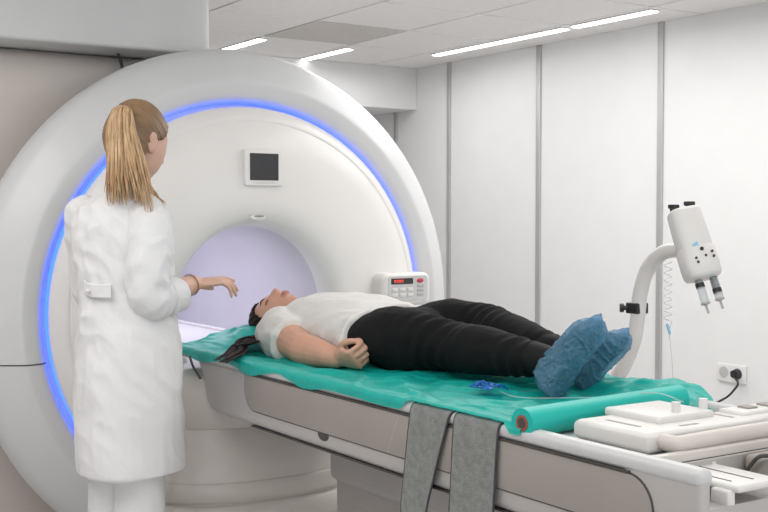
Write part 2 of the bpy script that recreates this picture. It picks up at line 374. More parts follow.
# body, rounded at the head end's lower corner
pts = [(1.27, 0.60), (1.27, 0.872), (1.40, 0.872), (1.40, 0.915), (3.31, 0.915)] + [(3.262 + 0.0, 0.86)] + [(3.17 + 0.075 * cos(radians(a)), 0.83 + 0.07 * sin(radians(a))) for a in range(0, -91, -15)] + [(2.9, 0.76), (1.6, 0.76), (1.5, 0.74), (1.45, 0.60)]
b = prism(B(), pts, X0, X1, 'x', 0.02, 4); box(b, (X0, 1.27, 0.80), (X0 + 0.028, 1.45, 0.925), 0.010); box(b, (X1 - 0.028, 1.27, 0.80), (X1, 1.45, 0.925), 0.010); obj('body', b, M['tbody'], t, 45)
b = B(); box(b, (X0 - 0.004, 1.27, 0.909), (X0 + 0.035, 3.31, 0.940), 0.013, 4); box(b, (X1 - 0.035, 1.27, 0.909), (X1 + 0.004, 3.31, 0.940), 0.013, 4); obj('side_rail', b, M['trim'], t, 60)
b = B(); box(b, (X0 + 0.034, 1.425, 0.90), (X1 - 0.034, 3.55, 0.919), 0.004); obj('tabletop', b, M['trim'], t)
b = B(); box(b, (X0 + 0.040, 1.43, 0.9185), (X0 + 0.046, 3.2, 0.9200)); box(b, (X0 - 0.0055, 1.43, 0.9065), (X0 + 0.001, 2.96, 0.9105)); box(b, (X0 + 0.075, 1.43, 0.9185), (X0 + 0.079, 1.70, 0.92)); obj('rail_groove', b, M['seam'], t)
def side_panel(y0, y1, r0, r1):
    z0, z1 = 0.806, 0.9055
    p = []
    for cy, rr, a0 in ((y1, r1, 270),):
        p += [(y1 - rr + rr * cos(radians(a)), z0 + rr + rr * sin(radians(a))) for a in range(270, 361, 10)] if rr else [(y1, z0)]
    p += [(y1, z1)]
    p += [(y0, z1)] if r0 == 0 else [(y0 + r0 - r0 * cos(radians(a)), z1 - r0 + r0 * sin(radians(a))) for a in range(90, -1, -10)]
    p += [(y0, z0)]
    return p
for (y0, y1, r0, r1) in ((1.375, 2.957, 0.06, 0.06),):
    P = side_panel(y0, y1, r0, r1)
    b = prism(B(), P, X0 - 0.004, X0 + 0.012, 'x', 0.0025, 2); pn = obj('side_panel', b, M['tpanel'], t, label='taupe inset side panel')
    b = B(); Q = [V((X0 - 0.0005, p[0], p[1])) for p in P]; cen = sum(Q, V()) / len(Q)
    tube(b, Q + [Q[0]], 0.0028, 6, smooth=False, round_end=False); obj('panel_seam', b, M['seam'], pn)
b = B(); tube(b, [(X0 - 0.0035, 2.16, 0.9), (X0 - 0.0035, 2.205, 0.81)], 0.0012, 6, smooth=False); obj('panel_joint', b, M['tbody'], pn)
b = B(); ellip(b, (X0 + 0.002, 2.51, 0.800), (0.004, 0.034, 0.019)); obj('finger_notch', b, M['seam'], t)
b = B(); box(b, (X0 + 0.004, 1.45, 0.7565), (X0 + 0.02, 2.93, 0.7605)); obj('lower_seam', b, M['seam'], t)
b = B(); box(b, (1.80, 1.32, 0.0), (2.0, 3.02, 0.62), 0.02); box(b, (1.72, 1.32, 0.66), (2.0, 2.96, 0.77), 0.015); box(b, (1.76, 1.32, 0.55), (2.0, 3.0, 0.665), 0.03, 4); obj('undercarriage', b, M['tbody'], t)
# end of the table: tray, clip, plate
b = B(); box(b, (1.541, 1.258, 0.893), (1.655, 1.43, 0.906), 0.005); tr = obj('end_tray', b, M['white'], t)
for (xa, ya, yb) in ((1.56, 1.29, 1.36), (1.605, 1.28, 1.41)):
    b = B(); box(b, (xa, ya, 0.9055), (xa + 0.003, yb, 0.9068)); obj('tray_slot', b, M['seam'], tr)
b = B(); box(b, (1.530, 1.270, 0.868), (1.550, 1.310, 0.897), 0.005); obj('tray_clip', b, M['white'], tr)
b = B(); box(b, (1.50, 1.412, 0.872), (2.015, 1.432, 0.932), 0.004); obj('end_plate', b, M['cream'], t)
b = B(); box(b, (1.50, 1.4095, 0.912), (2.015, 1.4125, 0.916)); obj('end_plate_seam', b, M['seam'], t)
b = B(); cyl(b, (1.645, 1.414, 0.905), (1.645, 1.398, 0.905), 0.006); obj('end_knob', b, M['white'], t)
b = B(); box(b, (1.72, 1.275, 0.86), (2.01, 1.395, 0.918), 0.012); eb = obj('end_block', b, M['tpanel'], t)
b = B(); tube(b, [(1.71, 1.39, 0.872), (1.71, 1.37, 0.90), (1.712, 1.35, 0.921), (1.73, 1.33, 0.924), (1.80, 1.33, 0.924)], 0.004, 8); obj('block_cable', b, M['seam'], eb)

# ------------------------------------------------------------------ coil connector unit on the table end
t = thing('coil_connector_unit', (1.85, 1.56, 0.919), 'white slotted plastic coil unit with grab bar on the table foot end', 'medical unit')
b = B(); prism(b, [(1.548, 1.472), (2.035, 1.472), (2.035, 1.575), (1.83, 1.575), (1.80, 1.668), (1.548, 1.668)], 0.920, 0.960, 'z', 0.013, 5); obj('housing', b, M['white'], t, 60)
for lo_, hi_ in (((1.64, 1.53, 0.955), (1.80, 1.680, 0.973)), ((1.85, 1.50, 0.955), (2.02, 1.565, 0.967))):
    b = B(); box(b, lo_, hi_, 0.006, 3); obj('raised_lid', b, M['white'], t)
for lo_, hi_ in (((1.585, 1.53, 0.9592), (1.595, 1.62, 0.9606)), ((1.66, 1.49, 0.9592), (1.71, 1.500, 0.9606)), ((1.815, 1.50, 0.9592), (1.825, 1.565, 0.9606))):
    b = B(); box(b, lo_, hi_, 0.0005, 1); obj('slot', b, M['tpanel'], t)
for (x, y) in ((1.72, 1.56), (1.80, 1.56)):
    b = B(); cyl(b, (x, y, 0.972), (x, y, 0.992), 0.009); obj('post', b, M['white'], t)
b = B(); tube(b, [(1.588, 1.474, 0.942), (1.588, 1.448, 0.942), (1.602, 1.438, 0.942), (1.70, 1.436, 0.944), (1.85, 1.434, 0.945), (1.985, 1.434, 0.946), (2.003, 1.445, 0.946), (2.003, 1.475, 0.946)], 0.0155, 16); obj('grab_bar', b, M['cream'], t, 60)
for xa in (1.89, 1.95):
    b = B(); box(b, (xa, 1.52, 0.964), (xa + 0.03, 1.55, 0.971), 0.002); obj('connector', b, M['tpanel'], t)

# ------------------------------------------------------------------ paper roll, sheet, straps
t = thing('paper_roll', (1.70, 1.725, 0.92), 'roll of teal medical paper lying across the table below the feet', 'paper roll')
ra, rb = V((1.459, 1.722, 0.951)), V((1.955, 1.765, 0.951)); ax = (rb - ra).normalized()
b = B(); tube(b, [ra, rb], 0.030, 32, smooth=False, round_end=False); obj('rolled_paper', b, M['roll'], t)
b = B(); tube(b, [ra - ax * 0.0012, rb + ax * 0.0012], 0.0165, 20, smooth=False, round_end=False); obj('core', b, M['core'], t, label='brown cardboard core')
b = B(); tube(b, [ra - ax * 0.0016, ra - ax * 0.0002], 0.0105, 20, smooth=False, round_end=False); obj('core_hole', b, M['seam'], t)
nx, ny = 110, 300
b = B(); G = []
for j in range(ny + 1):
    y = 1.722 + (3.60 - 1.722) * j / ny; row = []
    e0 = 1.452 - 0.004 * noise.noise(V((y * 9, 1, 0))); slack = 0.010 + 0.018 * (noise.noise(V((y * 6, 5, 3))) + 0.4)
    back = sstep(3.28, 3.46, y); onstrap = sstep(1.74, 1.78, y) * sstep(2.15, 2.11, y)
    slack = slack * (1 - onstrap) - 0.006 * onstrap
    for i in range(nx + 1):
        s = i / nx
        L = s * 0.622 - slack                   # distance from the rail's edge
        if L < 0: x, z = e0, 0.936 + L
        elif L < 0.012: x, z = e0 + L * 0.9, 0.936 + 0.0075 * sstep(0, 0.012, L)
        else: x, z = e0 + L, 0.9435 - 0.0195 * sstep(0.03, 0.10, L)
        z += onstrap * 0.005 * sstep(0.09, 0.05, L)
        p = V((x, y, 0))
        amp = sstep(0.0, 0.10, L) * 0.9 + 0.15
        z += amp * (0.018 * max(0, ridge(p, (7, 4, 1)) - 0.55) + 0.013 * max(0, ridge(p + V((3 + y * 0.5, 1, 0)), (14, 8, 1)) - 0.5) + 0.004 * fbm(p, (10, 8, 1)))
        z += back * sstep(0.02, 0.30, L) * (0.055 + 0.02 * fbm(p, (6, 6, 1)))
        z += sstep(2.45, 2.2, y) * sstep(1.74, 1.80, y) * sstep(0.46, 0.59, L) * 0.030 * (1 + 0.5 * fbm(p, (9, 9, 1)))
        if y < 1.76: z = max(z, 0.926)
        row.append(b.verts.new((x, y - 0.05 * back * s, z)))
    G.append(row)
for j in range(ny):
    for i in range(nx): b.faces.new((G[j][i], G[j][i + 1], G[j + 1][i + 1], G[j + 1][i]))
obj('paper_sheet', b, M['paper'], None, 0, 'rumpled teal paper sheet spread on the table under the patient', cat='paper sheet')
def strap(name, yA, yB, y2A, y2B, label, zb, out):
    t = thing('strap', (X0, (yA + yB) / 2, 0.93), label, 'strap', 'straps over the table side')
    def pts(y0, y1):
        P = []
        for z, xo, s in ((0.926, 0.06, 0), (0.9405, 0.028, 0), (0.9402, 0.008, 0), (0.932, -0.0045, 0.03), (0.90, -0.0085, 0.15), (0.80, -0.012 - out * 0.5, 0.55), (0.70, -0.016 - out, 0.9), (zb, -0.016 - out, 1.05)):
            P.append((V((X0 + xo, y0 + (y1 - y0) * min(s, 1.2), z))))
        return spline(P, 5)
    A, Bq = pts(yA, y2A), pts(yB, y2B)
    th = V((0.0045, 0, 0.001)); bm = B(); rings = []
    for p, q in zip(A, Bq):
        p = p - V((0.0035, 0, 0)); q = q - V((0.0035, 0, 0))
        rings.append([p, p.lerp(q, 0.33), p.lerp(q, 0.67), q, q + th, p + th])
    loft(bm, rings); obj('webbing', bm, M['felt'], t, 30)
    bm = B()
    tube(bm, [p - V((0.0016, 0, 0)) for p in A], 0.0026, 8, smooth=False); tube(bm, [p - V((0.0016, 0, 0)) for p in Bq], 0.0026, 8, smooth=False)
    obj('edge_binding', bm, M['feltedge'], t, label='dark stitched edge')
strap('strap', 2.100, 1.955, 2.13, 2.04, 'grey felt strap hanging over the table side, the one nearer the scanner', 0.60, 0.0)
strap('strap', 1.938, 1.79, 1.945, 1.80, 'grey felt strap hanging over the table side, the one nearer the paper roll', 0.60, 0.0)

# ------------------------------------------------------------------ people helpers
def head_bm(c, F, U, sc=1.0, nu=72, nv=56, grow=0.0, keep=None, groove=None):
    F = V(F).normalized(); U = V(U); U = (U - F * U.dot(F)).normalized(); R = F.cross(U)
    t = B(); bmesh.ops.create_uvsphere(t, u_segments=nu, v_segments=nv, radius=1)
    dead = []
    for v in t.verts:
        x, y, z = v.co; f = sstep(0.1, 0.7, y); q = max(0, -z)
        px, py, pz = x * 0.074, y * (0.094 if y > 0 else 0.100), z * 0.115
        px *= 1 - 0.30 * q ** 1.6
        if y < 0: py *= 1 - 0.42 * q
        else: py *= 1 + 0.05 * q
        if not grow:
            g = exp(-(x / 0.17) ** 2) * sstep(0.16, -0.26, z) * sstep(-0.38, -0.29, z); py += f * 0.024 * g
            py -= f * 0.010 * exp(-(((abs(x) - 0.40) / 0.17) ** 2 + ((z - 0.07) / 0.10) ** 2))
            py += f * 0.0045 * exp(-(((abs(x) - 0.40) / 0.13) ** 2 + ((z - 0.06) / 0.05) ** 2))
            py += f * 0.004 * exp(-((z - 0.22) / 0.09) ** 2)
            py += f * 0.007 * exp(-(x / 0.30) ** 2) * (exp(-((z + 0.47) / 0.045) ** 2) + exp(-((z + 0.58) / 0.05) ** 2))
            py += f * 0.009 * exp(-(x / 0.25) ** 2) * exp(-((z + 0.83) / 0.10) ** 2)
        gr = grow + (groove(x, y, z) if groove else 0)
        p = V((px, py, pz)); p += p.normalized() * gr
        if keep and not keep(x, y, z): dead.append(v)
        v.co = V(c) + (R * p.x + F * p.y + U * p.z) * sc
    if dead: bmesh.ops.delete(t, geom=dead, context='VERTS')
    return t, R, F, U
def on_face(c, R, F, U, x, z, out, sc=1.0): return V(c) + (R * x + F * out + U * z) * sc
def hand(bm, wrist, fdir, dors, thumb, curl, sc=1.0, th_curl=0.4, spread=0.06):
    """palm plus five fingers; curl = (joint 1, 2, 3) degrees per finger, bent away from the dorsal side"""
    Y = V(fdir).normalized(); Z = V(dors); Z = (Z - Y * Z.dot(Y)).normalized(); X = V(thumb); X = (X - Y * X.dot(Y) - Z * X.dot(Z)).normalized()
    W = V(wrist)
    def L(x, y, z): return W + (X * x + Y * y + Z * z) * sc
    rings = []
    for y, hw, hh, cx in ((-0.02, 0.026, 0.019, 0), (0.0, 0.027, 0.018, 0), (0.02, 0.033, 0.017, 0.002), (0.045, 0.039, 0.0155, 0.002), (0.07, 0.041, 0.014, 0), (0.086, 0.039, 0.012, 0), (0.094, 0.032, 0.008, 0)):
        rings.append([L(cx + hw * cos(2 * pi * i / 16), y, hh * sin(2 * pi * i / 16)) for i in range(16)])
    loft(bm, rings)
    for i, (x, y0, l1, l2, l3, r) in enumerate(((0.030, 0.080, 0.042, 0.026, 0.020, 0.0088), (0.010, 0.085, 0.046, 0.029, 0.021, 0.0090), (-0.010, 0.083, 0.043, 0.027, 0.020, 0.0085), (-0.029, 0.076, 0.034, 0.021, 0.018, 0.0076))):
        P = [L(x * 0.8, y0 - 0.03, 0), L(x, y0, 0.001)]; a = 0; sx = (x / 0.03) * spread
        for l, cdeg in zip((l1, l2, l3), curl[i]):
            a += radians(cdeg); d = (Y * cos(a) - Z * sin(a) + X * sx).normalized(); P.append(P[-1] + d * l * sc)
        tube(bm, P, [r * sc, r * sc, r * 0.97 * sc, r * 0.9 * sc, r * 0.72 * sc], 10, 4)
    # thumb leaves the side of the palm near its base
    d1 = (X * 0.75 + Y * 0.6 - Z * 0.35).normalized(); d2 = (X * (0.55 - th_curl) + Y * 0.9 - Z * (0.25 + th_curl * 0.4)).normalized(); d3 = (X * (0.3 - 1.3 * th_curl) + Y * 0.95 - Z * (0.2 + th_curl * 0.5)).normalized()
    p0 = L(0.014, 0.016, -0.004); p1 = p0 + d1 * 0.040 * sc; p2 = p1 + d2 * 0.032 * sc; p3 = p2 + d3 * 0.024 * sc
    tube(bm, [p0, p1, p2, p3], [0.013 * sc, 0.0118 * sc, 0.0102 * sc, 0.0078 * sc], 10, 4)

# ------------------------------------------------------------------ standing technician
D = 3.25; S = D / FPX
GP = atd(130, 300, D); GP.z = 0
RAY = V((FW + RT * ((130 - 384) / FPX)).xy.to_3d()).normalized(); LAT = V((RAY.y, -RAY.x, 0))
def tp(u, v, dep=0.0): return atd(u, v, D + dep)
t = TECH = thing('person', GP, 'person in white knee-length lab coat standing beside the table, reaching one hand out', 'person')
hc = tp(137, 143); hF = V((sin(radians(66)), cos(radians(66)), -0.22)); hU = V((0.10, 0.06, 1))
skin = B()
hb, hR, hF, hU = head_bm(hc, hF, hU, 1.0); merge(skin, hb)
for s in (1, -1):
    ec = on_face(hc, hR, hF, hU, s * 0.074, -0.006, -0.012)
    rm = Matrix((hR, hF, hU)).transposed()
    ellip(skin, ec, (0.010, 0.019, 0.032), rm); ellip(skin, ec + hF * -0.006 + hU * 0.012 + hR * s * 0.005, (0.007, 0.014, 0.018), rm)
tube(skin, [hc - hU * 0.05 - hF * 0.02, tp(133, 186, 0.01), tp(130, 205, 0.01)], [0.055, 0.052, 0.065], 16)
def ring(uL, uR, v, d, dep=0.0, n=28):
    a, c2 = tp(uL, v, dep), tp(uR, v, dep); c = (a + c2) / 2; hw = (a - c2).length / 2
    return [c + LAT * hw * cos(2 * pi * i / n) + RAY * d * sin(2 * pi * i / n) for i in range(n)]
loft(skin, [ring(*q) for q in ((100, 155, 200, 0.05), (86, 165, 215, 0.08), (82, 166, 250, 0.09), (86, 164, 292, 0.08), (84, 172, 340, 0.10), (88, 170, 372, 0.10))])
HIPZ = tp(128, 360).z
for (ul, ua, dp) in ((112, 110, 0.03), (142, 141, -0.02)):
    h0 = tp(ul, 372, dp); kn = tp(ul, 455, dp); an = tp(ua, 580, dp + 0.02); an.z = 0.09
    tube(skin, [h0, kn, kn.lerp(an, 0.4), an], [0.078, 0.054, 0.052, 0.036], 16)
    toe = an + V((0.10, 0.06, 0)); toe.z = 0.03
    tube(skin, [an, an + V((0.0, 0.0, -0.045)), toe], [0.036, 0.038, 0.026], 12)
rs, re_, rw = tp(150, 214, -0.03), tp(152, 298, -0.09), tp(193, 284, 0.06)
ls, le_, lw = tp(86, 214, 0.06), tp(92, 292, 0.13), tp(128, 285, 0.20)
tube(skin, [rs, rs.lerp(re_, 0.5), re_], [0.05, 0.044, 0.038], 14); tube(skin, [re_, re_.lerp(rw, 0.35), rw], [0.040, 0.038, 0.0265], 14)
tube(skin, [ls, ls.lerp(le_, 0.5), le_], [0.05, 0.044, 0.038], 14); tube(skin, [le_, le_.lerp(lw, 0.35), lw], [0.040, 0.038, 0.026], 14)
fd = (tp(228, 284, 0.13) - rw); fd = fd.normalized()
hand(skin, rw + fd * 0.008, fd + V((0, 0, 0.12)), V((-0.1, -0.15, 1)), RAY * 0.9 + LAT * 0.3, ((4, 12, 6), (14, 24, 14), (22, 30, 18), (30, 34, 20)), 0.88, 0.25)
hand(skin, lw, LAT * 1.0 + V((0, 0, -0.1)), RAY * 0.5 + V((0, 0, 0.8)), RAY, ((30, 30, 20),) * 4, 0.95)
obj('body', fuse(skin, 0.0034, 3), M['skin2'], t, 0)
# trousers
b = B()
for (ul, ua, dp) in ((115, 112, 0.03), (140, 139, -0.03)):
    h0 = tp(ul, 385, dp); kn = tp(ul, 460, dp); an = tp(ua, 560, dp); an.z = 0.10
    tube(b, [h0, kn, kn.lerp(an, 0.5), an], [0.074, 0.068, 0.072, 0.074], 20, round_end=False)
loft(b, [ring(*q) for q in ((92, 164, 330, 0.085), (92, 166, 360, 0.09), (94, 164, 395, 0.085))])
obj('trousers', fuse(b, 0.008, 5, lambda p: 0.007 * ridge(p, (9, 9, 2.5))), M['coat'], t, 0)
for (ul, ua, dp) in ((112, 110, 0.03), (142, 141, -0.02)):
    an = tp(ua, 580, dp + 0.02); an.z = 0.045; toe = an + V((0.115, 0.07, 0)); toe.z = 0.04
    b = B(); tube(b, [an - V((0.03, 0.02, 0)), an, toe], [0.038, 0.044, 0.036], 14, flat=0.9); obj('shoe', b, M['white'], t, 0)
# coat
b = B()
loft(b, [ring(*q) for q in ((110, 152, 187, 0.060, 0.0), (103, 154, 193, 0.072), (92, 160, 199, 0.088), (80, 166, 207, 0.10), (74, 168, 218, 0.11), (72, 171, 235, 0.118), (74, 174, 252, 0.12), (77, 175, 270, 0.115), (80, 171, 290, 0.108),
    (79, 174, 306, 0.115), (78, 178, 330, 0.127), (77, 181, 360, 0.137), (76, 182, 400, 0.145), (75, 183, 440, 0.150), (76, 184, 458, 0.152), (77, 184, 470, 0.152))])
tube(b, [ls, ls.lerp(le_, 0.5), le_, le_.lerp(lw, 0.4)], [0.062, 0.060, 0.056, 0.050], 20)
def coat_disp(p):
    h = (tp(130, 470).z - p.z); low = sstep(-0.55, 0.0, h)
    k = 0.007 * (ridge(p + V((p.z * 0.5, 0, 0)), (6, 6, 6)) - 0.3) + 0.006 * max(0, ridge(p + V((2 + p.z, 5, 1)), (14, 14, 6))) + 0.003 * ridge(p + V((0, 3, p.x)), (24, 24, 16)) - 0.006
    k *= 1 - 0.55 * low
    q = p.dot(LAT) * 24 + p.z * 5
    k += 0.004 * sin(q + 2 * noise.noise(p * 5)) * sstep(1.02, 0.7, p.z)
    return k
coat = obj('lab_coat', fuse(b, 0.005, 6, coat_disp), M['coat'], t, 0)
b = B()
tube(b, [tp(143, 207, 0.0), tp(146, 214, -0.035), tp(150, 232, -0.075), tp(149, 262, -0.10), tp(149, 286, -0.10), tp(153, 299, -0.09), tp(165, 299, -0.045), tp(176, 294, -0.01)], [0.050, 0.064, 0.065, 0.062, 0.060, 0.058, 0.050, 0.047], 20, round_end=False)
def sleeve_disp(p):
    e = exp(-((p.z - tp(150, 285).z) / 0.09) ** 2)
    return 0.004 * (ridge(p + V((p.z * 0.7, 0, 0)), (8, 8, 9)) - 0.3) + (0.003 + 0.006 * e) * max(0, ridge(p + V((0, 2 + p.x, p.y)), (15, 15, 17))) - 0.004
obj('sleeve', fuse(b, 0.005, 5, sleeve_disp), M['coat'], coat, 0)
# belt at the back, buttons, collar, cuff
b = B()
P = [tp(84, 287, -0.09), tp(90, 290, -0.108), tp(100, 291, -0.120), tp(111, 291, -0.124)]
rings = []
for p in spline(P, 6):
    n = (CAM - p); n.z = 0; n.normalize()
    q = p + n * 0.004
    rings.append([q + V((0, 0, 0.019)), q + n * 0.004 + V((0, 0, 0.017)), q + n * 0.004 - V((0, 0, 0.017)), q - V((0, 0, 0.019)), q - n * 0.02 - V((0, 0, 0.018)), q - n * 0.02 + V((0, 0, 0.018))])
loft(b, rings); belt = obj('back_belt', b, M['coat'], coat, 30)
b = B(); p = tp(88, 291, -0.118); ellip(b, p, (0.007, 0.007, 0.007)); obj('button', b, M['white'], belt)
b = B()
cr = [ring(108, 154, 184, 0.062, 0.0), ring(106, 157, 189, 0.072), ring(103, 159, 195, 0.080), ring(106, 155, 196, 0.074)]
loft(b, cr, cap=False); obj('collar', b, M['coat'], coat, 0)
b = B(); a0, a1 = tp(166, 298, -0.045), tp(177, 293, -0.005); tube(b, [a0, a1], 0.0515, 22, smooth=False, round_end=False); obj('sleeve_cuff', fuse(b, 0.004, 3, lambda p: 0.003 * ridge(p, (20, 20, 20))), M['coat'], coat, 0)
b = B(); ax = (rw - re_).normalized(); a = ax.orthogonal().normalized(); c2 = ax.cross(a); wc = rw - ax * 0.012
ringp = [wc + (a * cos(i / 24 * 2 * pi) + c2 * sin(i / 24 * 2 * pi)) * 0.0305 for i in range(25)]
tube(b, ringp, 0.0018, 6, smooth=False); obj('bracelet', b, M['metal'], t)
# hair
GA = V((-0.05, -0.72, 0.72)).normalized()
def tech_keep(x, y, z):
    lim = 0.60 * sstep(0.2, 0.9, y) + 0.10 * sstep(-0.1, 0.3, y) - 0.45 * sstep(0.02, -0.4, y)
    return z > lim
def tech_groove(x, y, z):
    p = V((x, y, z)); q = p - GA * p.dot(GA); e1 = GA.orthogonal().normalized(); e2 = GA.cross(e1)
    a = atan2(q.dot(e1), q.dot(e2))
    return 0.0016 * sin(a * 46) + 0.0012 * sin(a * 19 + 1) + 0.006 * max(0, p.dot(GA) - 0.5)
hb, _, _, _ = head_bm(hc, hF, hU, 1.0, 160, 96, 0.008, tech_keep, tech_groove)
bmesh.ops.recalc_face_normals(hb, faces=hb.faces); bmesh.ops.solidify(hb, geom=hb.faces[:], thickness=0.010)
M['blondcap'] = mat('blond_hair_pulled_back', (0.36, 0.22, 0.115), 0.42, scale=7, col2=(0.15, 0.085, 0.045), bump=0.3, bscale=60)
hair = obj('hair', hb, M['blondcap'], t, 0)
b = B(); g0 = hc + hR * GA.x * 0.08 + hF * GA.y * 0.098 + hU * GA.z * 0.118
top = tp(126, 106, -0.08)
rnd = random.Random(3)
for i in range(230):
    a = rnd.uniform(0, 1); e = rnd.uniform(-1, 1); dz = rnd.uniform(-0.5, 0.5)
    u0 = 114 + 17 * a + rnd.uniform(-2, 2); v0 = 107 + 5 * abs(a - 0.5) + rnd.uniform(-1, 2)
    um = 108 + 27 * a; ue = 107 + 37 * a + (10 * a * a if a > 0.6 else 0)
    ve = 196 + rnd.uniform(-16, 10) + (14 * (a - 0.7) / 0.3 if a > 0.7 else 0)
    dep = -0.055 - 0.035 * sqrt(max(0, 1 - (2 * a - 1) ** 2)) * e
    P = [g0 + V((0, 0, 0.0)), tp(u0, v0 + 1, dep - 0.03), tp(um + rnd.uniform(-2, 2), 132, dep - 0.045), tp((um + ue) / 2 + rnd.uniform(-2, 2), 164, dep - 0.055), tp(ue + rnd.uniform(-3, 3), ve, dep - 0.05)]
    r = rnd.uniform(0.0024, 0.0042)
    tube(b, P, [r * 0.8, r, r * 1.1, r, 0.0006], 6, 5, flat=0.7)
obj('ponytail', b, M['blond'], hair, 0)
b = B()
for i in range(16):
    a = i / 15
    P = [tp(138 + 3 * a, 150, -0.05), tp(143 + 4 * a, 178, -0.04), tp(152 + 5 * a, 195, -0.05), tp(160 + 6 * a + rnd.uniform(-2, 2), 206 + rnd.uniform(-8, 10), -0.055)]
    tube(b, P, [0.002, 0.003, 0.0028, 0.0006], 6, 5)
obj('loose_lock', b, M['blond'], hair, 0)

# ------------------------------------------------------------------ lying patient
t = PAT = thing('person', (1.87, 2.8, 0.925), 'person in white t-shirt and black trousers lying on their back on the table', 'person')
pc = V((1.825, 3.414, 1.006)); pU = V((-0.38, 0.86, -0.30)).normalized(); pF = V((-0.36, 0.12, 0.93))
skin = B(); hb, pR, pF, pU = head_bm(pc, pF, pU, 1.0); merge(skin, hb); rm = Matrix((pR, pF, pU)).transposed()
for s in (1, -1): ellip(skin, pc + pR * s * 0.073 - pF * 0.012 - pU * 0.006, (0.010, 0.019, 0.031), rm)
tube(skin, [pc - pU * 0.06 - pF * 0.015, V((1.868, 3.30, 1.01)), V((1.87, 3.20, 1.0))], [0.054, 0.054, 0.07], 16)
def sec(y, cx, cz, hw, hh, n=32, ex=2.3):
    return [V((cx + sup(2 * pi * i / n, ex)[0] * hw, y, cz + sup(2 * pi * i / n, ex)[1] * hh)) for i in range(n)]
loft(skin, [sec(*q) for q in ((3.24, 1.87, 1.005, 0.10, 0.055), (3.18, 1.87, 1.01, 0.15, 0.075), (3.05, 1.87, 1.015, 0.165, 0.085), (2.88, 1.87, 1.01, 0.15, 0.08), (2.72, 1.87, 1.005, 0.165, 0.08), (2.66, 1.87, 1.005, 0.15, 0.07))])
NK, NA = V((1.845, 2.475, 1.010)), V((1.862, 2.130, 1.008)); FK, FA = V((2.015, 2.57, 1.045)), V((1.975, 2.185, 1.015))
NH, FH = V((1.785, 2.74, 1.012)), V((1.955, 2.74, 1.012))
for h, k_, a_ in ((NH, NK, NA), (FH, FK, FA)):
    tube(skin, [h, k_], [0.075, 0.05], 16); tube(skin, [k_, k_.lerp(a_, 0.4), a_], [0.05, 0.05, 0.032], 16)
    tube(skin, [a_, a_ + V((0.002, -0.025, -0.02)), a_ + V((0.004, -0.045, 0.01))], [0.032, 0.034, 0.026], 12)
# near arm
sh, el, wr = V((1.685, 3.155, 0.995)), V((1.635, 2.925, 0.970)), V((1.652, 2.760, 0.960))
tube(skin, [sh, sh.lerp(el, 0.5), el], [0.062, 0.055, 0.046], 16); tube(skin, [el, el.lerp(wr, 0.35), wr], [0.048, 0.045, 0.029], 16)
hand(skin, wr + V((0, -0.008, 0)), V((0.12, -1, 0.04)), V((-0.75, -0.1, -0.60)), V((-0.55, 0, 0.75)), ((62, 78, 45), (66, 80, 45), (68, 82, 45), (70, 82, 45)), 0.92, 0.5, 0.02)
sh2, el2, wr2 = V((2.06, 3.155, 0.995)), V((2.12, 2.925, 0.972)), V((2.11, 2.74, 0.96))
tube(skin, [sh2, sh2.lerp(el2, 0.5), el2], [0.058, 0.05, 0.042], 16); tube(skin, [el2, el2.lerp(wr2, 0.35), wr2], [0.042, 0.04, 0.027], 16)
hand(skin, wr2, V((-0.05, -1, 0)), V((0.75, 0, -0.6)), V((0.5, 0, 0.75)), ((42, 62, 40),) * 4, 1.0, 0.4)
obj('body', fuse(skin, 0.0034, 3), M['skin'], t, 0)
# face details
for s in (1, -1):
    b = B(); P = [on_face(pc, pR, pF, pU, s * x, z, o) for x, z, o in ((0.014, 0.0235, 0.092), (0.028, 0.0275, 0.0895), (0.044, 0.0235, 0.079))]
    tube(b, P, [0.0022, 0.0026, 0.0012], 8)
    obj('eyebrow', b, M['brow'], t, 0)
for s in (1, -1):
    b = B(); P = [on_face(pc, pR, pF, pU, s * x, z, o) for x, z, o in ((0.017, 0.004, 0.086), (0.029, 0.002, 0.0855), (0.043, 0.004, 0.076))]
    tube(b, P, [0.0012, 0.0017, 0.0012], 8)
    obj('eyelashes', b, M['brow'], t, 0)
b = B()
for z, hw, o in ((-0.0535, 0.021, 0.0945), (-0.0640, 0.019, 0.0940)):
    P = [on_face(pc, pR, pF, pU, x * hw, z + (0.0015 if abs(x) > 0.9 else 0), o - 0.014 * x * x) for x in (-1, -0.5, 0, 0.5, 1)]
    tube(b, P, [0.001, 0.0032, 0.0038, 0.0032, 0.001], 10)
obj('lips', b, M['lips'], t, 0)
def pat_keep(x, y, z):
    lim = -0.42 + 0.98 * sstep(-0.05, 0.80, y) - 0.45 * sstep(0.0, -0.6, y)
    return z > lim
hb, _, _, _ = head_bm(pc, pF, pU, 1.0, 120, 80, 0.009, pat_keep, lambda x, y, z: 0.0015 * sin(atan2(x, y + 0.4) * 40) + 0.002 * noise.noise(V((x, y, z)) * 6))
bmesh.ops.recalc_face_normals(hb, faces=hb.faces); bmesh.ops.solidify(hb, geom=hb.faces[:], thickness=0.010)
hair = obj('hair', hb, M['dark'], t, 0)
b = B(); rnd = random.Random(9)
ellip(b, pc + pU * 0.035 - pF * 0.075 - pR * 0.015, (0.070, 0.030, 0.065), Matrix((pR, pF, pU)).transposed())
